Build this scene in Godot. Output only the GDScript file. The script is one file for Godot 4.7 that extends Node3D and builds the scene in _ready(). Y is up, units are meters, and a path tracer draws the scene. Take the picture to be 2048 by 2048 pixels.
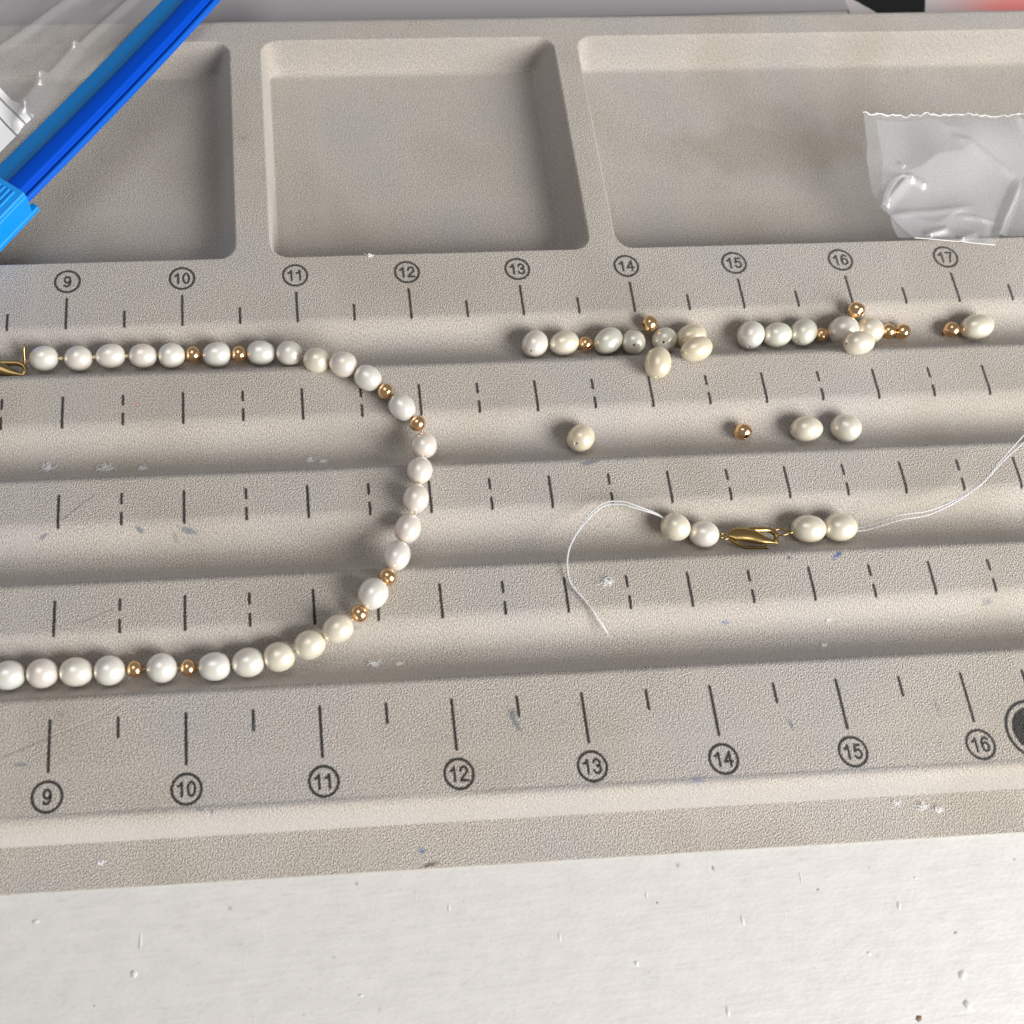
extends Node3D
# Everything is laid out in inches (the board's own ruler) and turned into metres by U.
const U := 0.0254
const DEPTH := 0.178
const POCKET := 0.35
const FOOT := -0.42
const TABLE := -0.45
const CHANNELS := [[-2.355, -1.855], [-1.435, -0.905], [-0.55, -0.02], [0.34, 0.868]]
const POCKETS := [[-5.2, -2.005], [-1.712, 1.222], [1.445, 7.0]]
const PU := Vector4(-4.6, -5.9, 10.4, 8.3)

var M := {}
var wave := FastNoiseLite.new()

# ---------------------------------------------------------------- helpers
class Mb:
	var v := PackedVector3Array()
	var n := PackedVector3Array()
	var t := PackedVector2Array()
	var t2 := PackedVector2Array()
	var i := PackedInt32Array()
	func add(p: Vector3, nn: Vector3, uv := Vector2.ZERO, uv2 := Vector2.ZERO) -> int:
		v.append(p * 0.0254)
		n.append(nn.normalized())
		t.append(uv)
		t2.append(uv2)
		return v.size() - 1
	func tri(a: int, b: int, c: int) -> void:
		var g := (v[c] - v[a]).cross(v[b] - v[a])
		if g.dot(n[a] + n[b] + n[c]) < 0.0:
			i.append_array([a, c, b])
		else:
			i.append_array([a, b, c])
	func quad(a: int, b: int, c: int, d: int) -> void:
		tri(a, b, c)
		tri(a, c, d)
	func mesh() -> ArrayMesh:
		var a := []
		a.resize(Mesh.ARRAY_MAX)
		a[Mesh.ARRAY_VERTEX] = v
		a[Mesh.ARRAY_NORMAL] = n
		a[Mesh.ARRAY_TEX_UV] = t
		a[Mesh.ARRAY_TEX_UV2] = t2
		a[Mesh.ARRAY_INDEX] = i
		var m := ArrayMesh.new()
		m.add_surface_from_arrays(Mesh.PRIMITIVE_TRIANGLES, a)
		return m

func obj(called: String, mb: Mb, mat: Material, parent: Node = self, at := Vector3.ZERO) -> MeshInstance3D:
	var o := MeshInstance3D.new()
	o.name = called
	o.mesh = mb.mesh()
	o.material_override = mat
	o.position = at * U
	parent.add_child(o, true)
	return o

func tag(o: Node, label: String, category: String, group := "") -> void:
	o.set_meta("label", label)
	o.set_meta("category", category)
	if group:
		o.set_meta("group", group)

func thing(called: String, label: String, category: String, at := Vector3.ZERO) -> Node3D:
	var o := Node3D.new()
	o.name = called
	o.position = at * U
	add_child(o, true)
	tag(o, label, category)
	return o

func lin(r: float, g: float, b: float, a := 1.0) -> Color:
	var c := Color(r, g, b).linear_to_srgb()
	c.a = a
	return c

func mat(called: String, c: Color, rough: float, metal := 0.0) -> StandardMaterial3D:
	var m := StandardMaterial3D.new()
	m.resource_name = called
	m.albedo_color = c
	m.roughness = rough
	m.metallic = metal
	return m

# a tube along pts; radii holds one radius or one per point; flat squashes it along `up`
func tube(mb: Mb, pts: Array, radii: Array, segs := 10, flat := 1.0, up := Vector3.UP) -> void:
	var k := pts.size()
	var closed: bool = pts[0].is_equal_approx(pts[k - 1])
	var rows := []
	var side := Vector3.ZERO
	for a in k:
		var d: Vector3 = pts[mini(a + 1, k - 1)] - pts[maxi(a - 1, 0)]
		if closed and (a == 0 or a == k - 1):
			d = pts[1] - pts[k - 2]
		d = d.normalized()
		if flat != 1.0 or side == Vector3.ZERO:
			side = d.cross(up)
			if side.length() < 0.05:
				side = d.cross(Vector3.RIGHT)
		else:
			side = side - d * side.dot(d)
		side = side.normalized()
		var top := side.cross(d).normalized()
		var r: float = radii[mini(a, radii.size() - 1)]
		var row := []
		for s in segs:
			var w := TAU * s / segs
			var off := side * cos(w) * r + top * sin(w) * r * flat
			row.append(mb.add(pts[a] + off, side * cos(w) * flat + top * sin(w)))
		rows.append(row)
	for a in k - 1:
		for s in segs:
			mb.quad(rows[a][s], rows[a][(s + 1) % segs], rows[a + 1][(s + 1) % segs], rows[a + 1][s])
	if not closed:
		for e in [0, k - 1]:
			var d: Vector3 = (pts[0] - pts[1] if e == 0 else pts[k - 1] - pts[k - 2]).normalized()
			var r: float = radii[mini(e, radii.size() - 1)]
			var c := mb.add(pts[e] + d * r * 0.5 * flat, d)
			for s in segs:
				mb.tri(c, rows[e][s], rows[e][(s + 1) % segs])

func spline(pts: Array, per := 6) -> Array:
	var out := []
	var k := pts.size()
	for a in k - 1:
		for s in per:
			var p0: Vector3 = pts[maxi(a - 1, 0)]
			var p1: Vector3 = pts[a]
			out.append(p1.cubic_interpolate(pts[a + 1], p0, pts[mini(a + 2, k - 1)], float(s) / per))
	out.append(pts[k - 1])
	return out

func box(mb: Mb, o: Vector3, ex: Vector3, ey: Vector3, ez: Vector3, bevel := 0.008) -> void:
	# centre o, half axes; each face is inset and the edges chamfered
	var ax := [ex, ey, ez]
	for k in 3:
		for s in [-1.0, 1.0]:
			var w: Vector3 = ax[k] * s
			var a: Vector3 = ax[(k + 1) % 3]
			var b: Vector3 = ax[(k + 2) % 3]
			var ai := a * (1.0 - bevel / a.length())
			var bi := b * (1.0 - bevel / b.length())
			var q := []
			for c in [[-1, -1], [1, -1], [1, 1], [-1, 1]]:
				q.append(mb.add(o + w + ai * c[0] + bi * c[1], w))
			mb.quad(q[0], q[1], q[2], q[3])
			# chamfer towards the +a and -a neighbours
			for c in [-1.0, 1.0]:
				var wi := w * (1.0 - bevel / w.length())
				var nn: Vector3 = w.normalized() + a.normalized() * c
				var e := [mb.add(o + w + ai * c - bi, nn), mb.add(o + w + ai * c + bi, nn), mb.add(o + wi + a * c + bi, nn), mb.add(o + wi + a * c - bi, nn)]
				mb.quad(e[0], e[1], e[2], e[3])

# ---------------------------------------------------------------- the bead board
func hgt(x: float, z: float) -> float:
	var y := 0.0
	if z > -2.4:
		for c in CHANNELS:
			if z > c[0] and z < c[1]:
				var t: float = (z - c[0]) / (c[1] - c[0])
				if t < 0.6:
					var q := t / 0.6
					y = -DEPTH * q * q * q * (q * (6.0 * q - 15.0) + 10.0)
				else:
					y = -DEPTH * (1.0 - pow(1.0 - (1.0 - t) / 0.4, 2.7))
	elif z > -5.51 and z < -2.96:
		for c in POCKETS:
			if x > c[0] and x < c[1]:
				# each wall has its own slant; they meet in round corners
				var left: bool = x < (c[0] + c[1]) * 0.5
				var back := z < -4.2
				var dx: float = x - c[0] if left else c[1] - x
				var dz := z + 5.50 if back else -2.963 - z
				var wx := 0.09 if left else 0.165
				var wz := 0.17 if back else 0.12
				var k := minf(dx / wx, dz / wz)
				var soft := 1.0 if back and dz / wz < dx / wx else 0.0
				var o := Vector2(0.17 - dx, 0.17 - dz)
				if o.x > 0.0 and o.y > 0.0:
					var g := o.normalized()
					k = (0.17 - o.length()) / (wx * g.x * g.x + wz * g.y * g.y)
					soft = g.y * g.y if back else 0.0
				k = clampf(k, 0.0, 1.0)
				y = -POCKET * lerpf(k * k * (3.0 - 2.0 * k), 1.0 - pow(1.0 - k, 3.2), soft)
	var e := maxf(maxf((z - 1.70) / 0.197, (-5.70 - z) / 0.2), maxf((-7.6 - x) / 0.2, (x - 8.4) / 0.2))
	if e > 0.0:
		y = minf(y, FOOT * pow(minf(e, 1.0), 3.2))
	return y + 0.004 * wave.get_noise_2d(x * 40.0, z * 40.0)

func lines(list: Array) -> PackedFloat64Array:
	var out := PackedFloat64Array()
	for a in list.size() - 1:
		var k := maxi(1, roundi((list[a + 1][0] - list[a][0]) / list[a][1]))
		for s in k:
			out.append(lerpf(list[a][0], list[a + 1][0], float(s) / k))
	out.append(list[-1][0])
	return out

func build_board() -> void:
	var board := thing("bead_board", "grey-beige flocked plastic bead board with ruler marks, channels and three compartments", "bead board")
	var xs := lines([[-8.0, 0.08], [-7.62, 0.04], [-7.4, 0.09], [-5.22, 0.013], [-5.06, 0.09], [-2.22, 0.012], [-2.0, 0.05], [-1.72, 0.011], [-1.57, 0.09], [1.0, 0.012], [1.235, 0.05], [1.44, 0.011], [1.59, 0.09], [6.78, 0.013], [7.02, 0.09], [8.38, 0.03], [8.6, 0.1], [8.9, 0.1]])
	var zs := lines([[-6.08, 0.05], [-5.92, 0.02], [-5.70, 0.05], [-5.51, 0.009], [-5.32, 0.07], [-3.1, 0.01], [-2.955, 0.05], [-2.355, 0.013], [-1.855, 0.05], [-1.435, 0.013], [-0.905, 0.05], [-0.55, 0.013], [-0.02, 0.05], [0.34, 0.013], [0.868, 0.05], [1.69, 0.009], [1.91, 0.05], [2.218, 1]])
	var nx := xs.size()
	var pos := PackedVector3Array()
	var nor := PackedVector3Array()
	for z in zs:
		for x in xs:
			pos.append(Vector3(x, hgt(x, z), z))
			var e := 0.004
			nor.append(Vector3(hgt(x - e, z) - hgt(x + e, z), 2.0 * e, hgt(x, z - e) - hgt(x, z + e)).normalized())
	var kinds := {}
	var maps := {}
	for b in zs.size() - 1:
		var zc := (zs[b] + zs[b + 1]) * 0.5
		for a in nx - 1:
			var xc := (xs[a] + xs[a + 1]) * 0.5
			var key := "ruler_strip"
			if zc > 1.897 or zc < -5.9 or xc < -7.8 or xc > 8.6:
				key = "base_flange"
			elif zc > 1.70:
				key = "front_wall"
			elif zc < -5.51:
				key = "back_rim"
			elif zc < -2.96:
				key = "divider"
				for c in 3:
					if xc > POCKETS[c][0] and xc < POCKETS[c][1]:
						key = "compartment%d" % c
			else:
				var land := 0
				for c in 4:
					if zc > CHANNELS[c][0] and zc < CHANNELS[c][1]:
						key = "bead_channel%d" % c
					if zc > CHANNELS[c][1]:
						land = c + 1
				if key == "ruler_strip":
					key = "ruler_strip%d" % land
			if key == "divider":
				key = "divider%d" % (0 if xc < -3 else 1 if xc < 0 else 2 if xc < 4 else 3)
			if not kinds.has(key):
				kinds[key] = Mb.new()
				maps[key] = {}
			var mb: Mb = kinds[key]
			var mp: Dictionary = maps[key]
			var q := []
			for c in [b * nx + a, b * nx + a + 1, (b + 1) * nx + a + 1, (b + 1) * nx + a]:
				if not mp.has(c):
					var p := pos[c]
					mp[c] = mb.add(p, nor[c], Vector2(p.x, p.z), Vector2(clampf((p.x - PU.x) / PU.z, 0.001, 0.999), clampf((p.z - PU.y) / PU.w, 0.001, 0.999)))
				q.append(mp[c])
			mb.quad(q[0], q[1], q[2], q[3])
	for key in kinds:
		obj(key.rstrip("0123456789"), kinds[key], M.felt, board)
	# the cut edge of the plastic sheet, down to the table
	var edge := Mb.new()
	var ring := [Vector3(-8, 0, 2.218), Vector3(8.9, 0, 2.218), Vector3(8.9, 0, -6.08), Vector3(-8, 0, -6.08), Vector3(-8, 0, 2.218)]
	for a in 4:
		var p: Vector3 = ring[a]
		var q: Vector3 = ring[a + 1]
		var nn := Vector3((q - p).z, 0, -(q - p).x).normalized() * -1.0
		for s in 40:
			var p0 := p.lerp(q, s / 40.0)
			var p1 := p.lerp(q, (s + 1) / 40.0)
			var w := [edge.add(p0 + Vector3.UP * (hgt(p0.x, p0.z)), nn), edge.add(p1 + Vector3.UP * (hgt(p1.x, p1.z)), nn), edge.add(p1 + nn * 0.004 + Vector3.UP * -0.447, nn), edge.add(p0 + nn * 0.004 + Vector3.UP * -0.447, nn)]
			edge.quad(w[0], w[1], w[2], w[3])
	obj("cut_edge", edge, M.edge, board)

# ---------------------------------------------------------------- printing and wear on the board
var ink := PackedByteArray()
var iw := 2048
var ih := 1634
var rough := FastNoiseLite.new()

func mark(lo: Vector2, hi: Vector2, dist: Callable, half: float, c: Color, fuzz := 0.006, soft := 0.004) -> void:
	var s := iw / PU.z
	var m := half + fuzz + soft
	var y0 := maxi(0, int((lo.y - m - PU.y) * s))
	var y1 := mini(ih - 1, int((hi.y + m - PU.y) * s) + 1)
	var x0 := maxi(0, int((lo.x - m - PU.x) * s))
	var x1 := mini(iw - 1, int((hi.x + m - PU.x) * s) + 1)
	for y in range(y0, y1 + 1):
		for x in range(x0, x1 + 1):
			var p := Vector2(x / s + PU.x, y / s + PU.y)
			var d: float = dist.call(p) + fuzz * rough.get_noise_2d(x, y)
			var a := smoothstep(half + soft, half - soft, d)
			if a <= 0.0:
				continue
			a *= c.a * clampf(1.02 + 0.3 * rough.get_noise_2d(x * 1.7 + 500, y * 1.7), 0, 1)
			var at := (y * iw + x) * 4
			var old := ink[at + 3] / 255.0
			var all := a + old * (1.0 - a)
			var k := a / all
			ink[at] = int(lerpf(ink[at], c.r8, k))
			ink[at + 1] = int(lerpf(ink[at + 1], c.g8, k))
			ink[at + 2] = int(lerpf(ink[at + 2], c.b8, k))
			ink[at + 3] = int(all * 255.0)

func stroke(pts: Array, half: float, c: Color, fuzz := 0.005, soft := 0.0045) -> void:
	var lo: Vector2 = pts[0]
	var hi: Vector2 = pts[0]
	for p in pts:
		lo = lo.min(p)
		hi = hi.max(p)
	mark(lo, hi, func(p):
		var d := 9.0
		for a in pts.size() - 1:
			d = minf(d, p.distance_to(Geometry2D.get_closest_point_to_segment(p, pts[a], pts[a + 1])))
		return d, half, c, fuzz, soft)

func ring(c: Vector2, r: float, half: float, col: Color) -> void:
	mark(c - Vector2(r, r), c + Vector2(r, r), func(p): return absf(p.distance_to(c) - r), half, col, 0.005, 0.0045)

func scuff(x: float, z: float, rx: float, rz: float, turn: float, c: Color) -> void:
	var m := maxf(rx, rz)
	mark(Vector2(x - m, z - m), Vector2(x + m, z + m), func(p):
		var q: Vector2 = (p - Vector2(x, z)).rotated(deg_to_rad(turn))
		return ((q / Vector2(rx, rz)).length() - 1.0) * minf(rx, rz), 0.0, c, minf(rx, rz) * 0.9, minf(rx, rz) * 0.35)

func el(cx: float, cy: float, rx: float, ry: float, a0: float, a1: float) -> Array:
	var out := []
	for s in 13:
		var a := deg_to_rad(lerpf(a0, a1, s / 12.0))
		out.append(Vector2(cx + rx * cos(a), cy + ry * sin(a)))
	return out

func glyph(d: String) -> Array:
	match d:
		"0": return [el(0.28, 0.5, 0.26, 0.5, 0, 360)]
		"1": return [[Vector2(0.06, 0.27), Vector2(0.2, 0.22), Vector2(0.34, 0.02), Vector2(0.34, 1.0)]]
		"2": return [el(0.28, 0.28, 0.25, 0.28, 180, 375) + [Vector2(0.4, 0.52), Vector2(0.12, 0.8), Vector2(0.03, 0.98), Vector2(0.56, 0.98)]]
		"3": return [el(0.27, 0.26, 0.23, 0.26, 190, 440), el(0.27, 0.72, 0.26, 0.28, 270, 530)]
		"4": return [[Vector2(0.42, 1.0), Vector2(0.42, 0.0), Vector2(0.0, 0.69), Vector2(0.58, 0.69)]]
		"5": return [[Vector2(0.5, 0.02), Vector2(0.13, 0.02), Vector2(0.06, 0.48)] + el(0.27, 0.67, 0.27, 0.32, 222, 510)]
		"6": return [el(0.28, 0.68, 0.25, 0.31, 0, 360), el(0.32, 0.5, 0.3, 0.5, 180, 310)]
		"7": return [[Vector2(0.02, 0.03), Vector2(0.54, 0.03), Vector2(0.34, 0.45), Vector2(0.22, 1.0)]]
		"8": return [el(0.28, 0.25, 0.22, 0.25, 0, 360), el(0.28, 0.74, 0.26, 0.26, 0, 360)]
		"9": return [el(0.28, 0.32, 0.25, 0.31, 0, 360), el(0.24, 0.5, 0.3, 0.5, 0, 130)]
	return []

func number(x: float, z: float, text: String, col: Color) -> void:
	ring(Vector2(x, z), 0.107, 0.0112, col)
	var hh := 0.1
	var left := x - (0.028 if text.length() == 1 else 0.068)
	for k in text.length():
		for line in glyph(text[k]):
			var pts := []
			for p in line:
				pts.append(Vector2(left + k * 0.076 + p.x * hh, z - hh * 0.5 + p.y * hh))
			stroke(pts, 0.0102, col, 0.003, 0.004)

func print_texture() -> ImageTexture:
	rough.seed = 4
	rough.frequency = 0.35
	rough.fractal_octaves = 2
	# broad soil and wear first, at low resolution
	var soil := FastNoiseLite.new()
	soil.seed = 12
	soil.frequency = 0.022
	soil.fractal_octaves = 3
	var low := Image.create(256, 204, false, Image.FORMAT_RGBA8)
	for y in 204:
		for x in 256:
			var X := x / 256.0 * PU.z + PU.x
			var Z := y / 204.0 * PU.w + PU.y
			var s := soil.get_noise_2d(x, y)
			var c := Color(0.47, 0.42, 0.33, clampf(s * 0.3, 0, 0.2))
			if s < 0.0:
				c = Color(0.6, 0.6, 0.65, clampf(-s * 0.35, 0, 0.2))
			# olive stain on the floor of the right compartment
			var st := 1.0 - Vector2((X - 3.3) / 1.5, (Z + 4.4) / 0.55).length() + 0.5 * soil.get_noise_2d(x * 2.0, y * 2.0 + 300)
			if st > 0.0:
				c = c.lerp(Color(0.43, 0.39, 0.3, 0.32), clampf(st * 1.5, 0, 1))
			low.set_pixel(x, y, c)
	low.resize(iw, ih, Image.INTERPOLATE_CUBIC)
	ink = low.get_data()
	var black := Color(0.05, 0.05, 0.06, 0.97)
	for k in range(8, 19):
		var x := k - 12.5
		stroke([Vector2(x, -2.60), Vector2(x, -2.312)], 0.0118, black)
		stroke([Vector2(x + 0.5, -2.457), Vector2(x + 0.5, -2.312)], 0.0118, black)
		number(x, -2.779, str(k), black)
		stroke([Vector2(x, 1.042), Vector2(x, 1.408)], 0.0118, black)
		stroke([Vector2(x + 0.5, 1.046), Vector2(x + 0.5, 1.186)], 0.0118, black)
		if k < 17:
			number(x, 1.586, str(k), black)
		for r in [[-1.64, -1.372], [-0.752, -0.487], [0.131, 0.395]]:
			stroke([Vector2(x, r[0]), Vector2(x, r[1])], 0.0118, black)
			var l: float = r[1] - r[0]
			stroke([Vector2(x + 0.5, r[0] + 0.005), Vector2(x + 0.5, r[0] + l * 0.32)], 0.0118, black)
			stroke([Vector2(x + 0.5, r[0] + l * 0.64), Vector2(x + 0.5, r[1] - 0.005)], 0.0118, black)
	# the round printed emblem at the lower right
	ring(Vector2(3.955, 1.497), 0.216, 0.013, black)
	mark(Vector2(3.785, 1.327), Vector2(4.125, 1.667), func(p): return p.distance_to(Vector2(3.955, 1.497)), 0.172, black)
	# scuffs that show the blue-grey plastic
	var blue := Color(0.42, 0.46, 0.52, 0.85)
	for s in [[-3.62, -0.43, 0.04, 0.012, 25, 1], [-2.86, -0.45, 0.035, 0.016, -35, 1], [-2.47, -0.428, 0.062, 0.02, -15, 1], [-2.58, -0.39, 0.018, 0.03, 20, 0.6], [0.86, -0.863, 0.075, 0.02, 12, 1], [-0.05, 1.17, 0.03, 0.035, 0, 1], [-0.03, 1.25, 0.018, 0.06, 25, 1], [2.07, 1.363, 0.014, 0.04, 15, 1], [-3.70, 1.348, 0.055, 0.011, -4, 0.9], [-1.92, -4.32, 0.04, 0.02, 0, 0.5], [3.94, 0.47, 0.04, 0.02, 0, 0.6], [0.98, -0.35, 0.02, 0.012, 40, 0.5], [-1.21, 0.45, 0.05, 0.012, 20, 0.5], [0.47, 1.12, 0.02, 0.012, 40, 0.7], [0.33, 1.25, 0.02, 0.01, 30, 0.6], [0.3, 1.1, 0.015, 0.012, 0, 0.6], [3.24, 1.28, 0.012, 0.05, 10, 0.6], [-2.0, 1.16, 0.02, 0.04, 0, 0.6], [-3.42, 1.0, 0.03, 0.03, 0, 0.3], [2.36, 0.037, 0.02, 0.013, 0, 1.2], [-2.4, 1.735, 0.03, 0.012, 0, 0.8], [-2.32, 1.75, 0.012, 0.02, 0, 0.8]]:
		scuff(s[0], s[1], s[2], s[3], s[4], Color(0.4, 0.43, 0.48, 0.8 * s[5]))
	for s in [[2.775, 0.03, 0.035, 0.018, 30, 0.85], [2.73, 0.062, 0.02, 0.014, 60, 0.6], [1.78, 0.518, 0.03, 0.014, 0, 0.5], [1.275, 1.722, 0.05, 0.03, 0, 0.35], [-0.77, 2.087, 0.025, 0.02, 0, 0.6], [2.36, -0.62, 0.03, 0.03, 0, 0.12]]:
		scuff(s[0], s[1], s[2], s[3], s[4], Color(0.2, 0.33, 0.58, s[5]))
	scuff(-0.72, 2.19, 0.06, 0.014, 12, Color(0.25, 0.24, 0.24, 0.8))
	scuff(-2.9, -1.56, 0.03, 0.02, 0, Color(0.8, 0.45, 0.4, 0.3))
	# scratches
	var dark := Color(0.33, 0.31, 0.31, 0.75)
	stroke([Vector2(-3.469, -0.547), Vector2(-3.38, -0.62), Vector2(-3.3, -0.69), Vector2(-3.22, -0.74)], 0.004, dark, 0.004)
	stroke([Vector2(-3.316, 0.307), Vector2(-3.18, 0.26), Vector2(-3.05, 0.205)], 0.003, dark, 0.004)
	stroke([Vector2(-3.83, 1.29), Vector2(-3.62, 1.21), Vector2(-3.5, 1.167)], 0.0035, dark, 0.004)
	stroke([Vector2(-3.5, 1.15), Vector2(-3.2, 1.05), Vector2(-2.95, 0.915)], 0.004, Color(0.83, 0.79, 0.73, 0.6), 0.004)
	stroke([Vector2(-3.5, 1.165), Vector2(-3.2, 1.065), Vector2(-2.95, 0.93)], 0.003, Color(0.36, 0.34, 0.33, 0.5), 0.004)
	# worn lines along the front edge and along the lips of the channels
	for e in [[1.715, 0.016, 0.55], [1.735, 0.022, 0.25], [-0.895, 0.008, 0.16], [-0.01, 0.008, 0.16], [0.88, 0.008, 0.2], [-1.845, 0.008, 0.1]]:
		mark(Vector2(-4.5, e[0]), Vector2(5.7, e[0]), func(p): return absf(p.y - e[0]) + 0.02 * maxf(0.0, soil.get_noise_2d(p.x * 22.0, e[0] * 90.0)), e[1] * 0.5, Color(0.39, 0.4, 0.42, e[2]), 0.016, 0.008)
	var im := Image.create_from_data(iw, ih, false, Image.FORMAT_RGBA8, ink)
	return ImageTexture.create_from_image(im)

# ---------------------------------------------------------------- textures of the surfaces
func tile(size: int, freq: float, octaves: int, sd: int, ramp := []) -> ImageTexture:
	var f := FastNoiseLite.new()
	f.seed = sd
	f.noise_type = FastNoiseLite.TYPE_SIMPLEX_SMOOTH
	f.frequency = freq
	f.fractal_octaves = octaves
	f.fractal_gain = 0.55
	var im := f.get_seamless_image(size, size)
	if ramp:
		var src := im.get_data()
		var dst := PackedByteArray()
		dst.resize(src.size() * 3)
		var lut := []
		for k in 256:
			var c: Color = ramp[0].lerp(ramp[1], k / 255.0)
			lut.append([c.r8, c.g8, c.b8])
		for k in src.size():
			var c: Array = lut[src[k]]
			dst[k * 3] = c[0]
			dst[k * 3 + 1] = c[1]
			dst[k * 3 + 2] = c[2]
		im = Image.create_from_data(size, size, false, Image.FORMAT_RGB8, dst)
	return ImageTexture.create_from_image(im)

# brushed white paint: colour and relief of a 10 by 2.5 inch patch
func paint_textures() -> Array:
	var w := 2048
	var h := 512
	var f := FastNoiseLite.new()
	f.seed = 21
	f.frequency = 0.012
	f.fractal_octaves = 4
	var fine := FastNoiseLite.new()
	fine.seed = 23
	fine.frequency = 0.09
	fine.fractal_octaves = 3
	var hi := PackedFloat32Array()
	var al := PackedFloat32Array()
	hi.resize(w * h)
	al.resize(w * h)
	for y in h:
		for x in w:
			var yy := y + x * 0.02
			var brush := fine.get_noise_2d(x * 0.07, yy * 1.3)
			var lump := f.get_noise_2d(x * 1.3, y * 2.0)
			var pit := fine.get_noise_2d(x * 0.8 + 900.0, yy * 1.6)
			hi[y * w + x] = 0.5 + brush * 0.05 + lump * 0.2 + pit * 0.09
			al[y * w + x] = brush * 0.013 + lump * 0.02 - 0.12 * maxf(0.0, pit - 0.36)
	var rng := RandomNumberGenerator.new()
	rng.seed = 8
	for k in 600:
		var cx := rng.randf_range(0, w)
		var cy := rng.randf_range(0, h)
		var kind := rng.randf()
		var rx := rng.randf_range(1.2, 3.0)
		var ry := rng.randf_range(1.2, 3.0)
		var tilt := rng.randf_range(-0.35, 0.15)
		var up := rng.randf_range(-0.12, 0.2)
		var dark := 0.0
		if kind < 0.4:
			ry = rng.randf_range(5, 16)
		elif kind < 0.7:
			rx = rng.randf_range(4, 14)
			up = -0.1
			dark = rng.randf_range(0.0, 0.09)
		elif kind < 0.76:
			dark = rng.randf_range(0.1, 0.4)
			up = 0.1
		for y in range(maxi(0, int(cy - ry * 2)), mini(h, int(cy + ry * 2))):
			for x in range(maxi(0, int(cx - rx * 2 - 6)), mini(w, int(cx + rx * 2 + 6))):
				var g := exp(-(pow((x - cx - tilt * (y - cy)) / rx, 2) + pow((y - cy) / ry, 2)))
				hi[y * w + x] += 0.7 * up * g
				al[y * w + x] -= 0.55 * dark * g
	var a8 := PackedByteArray()
	var h8 := PackedByteArray()
	a8.resize(w * h * 3)
	h8.resize(w * h)
	for k in w * h:
		var v := 0.778 + al[k]
		var warm := 0.004
		a8[k * 3] = clampi(int(v * 255.0), 0, 255)
		a8[k * 3 + 1] = clampi(int((v - 0.008) * 255.0), 0, 255)
		a8[k * 3 + 2] = clampi(int((v - 0.011 - warm) * 255.0), 0, 255)
		h8[k] = clampi(int(hi[k] * 255.0), 0, 255)
	return [ImageTexture.create_from_image(Image.create_from_data(w, h, false, Image.FORMAT_RGB8, a8)), ImageTexture.create_from_image(Image.create_from_data(w, h, false, Image.FORMAT_L8, h8))]

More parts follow.
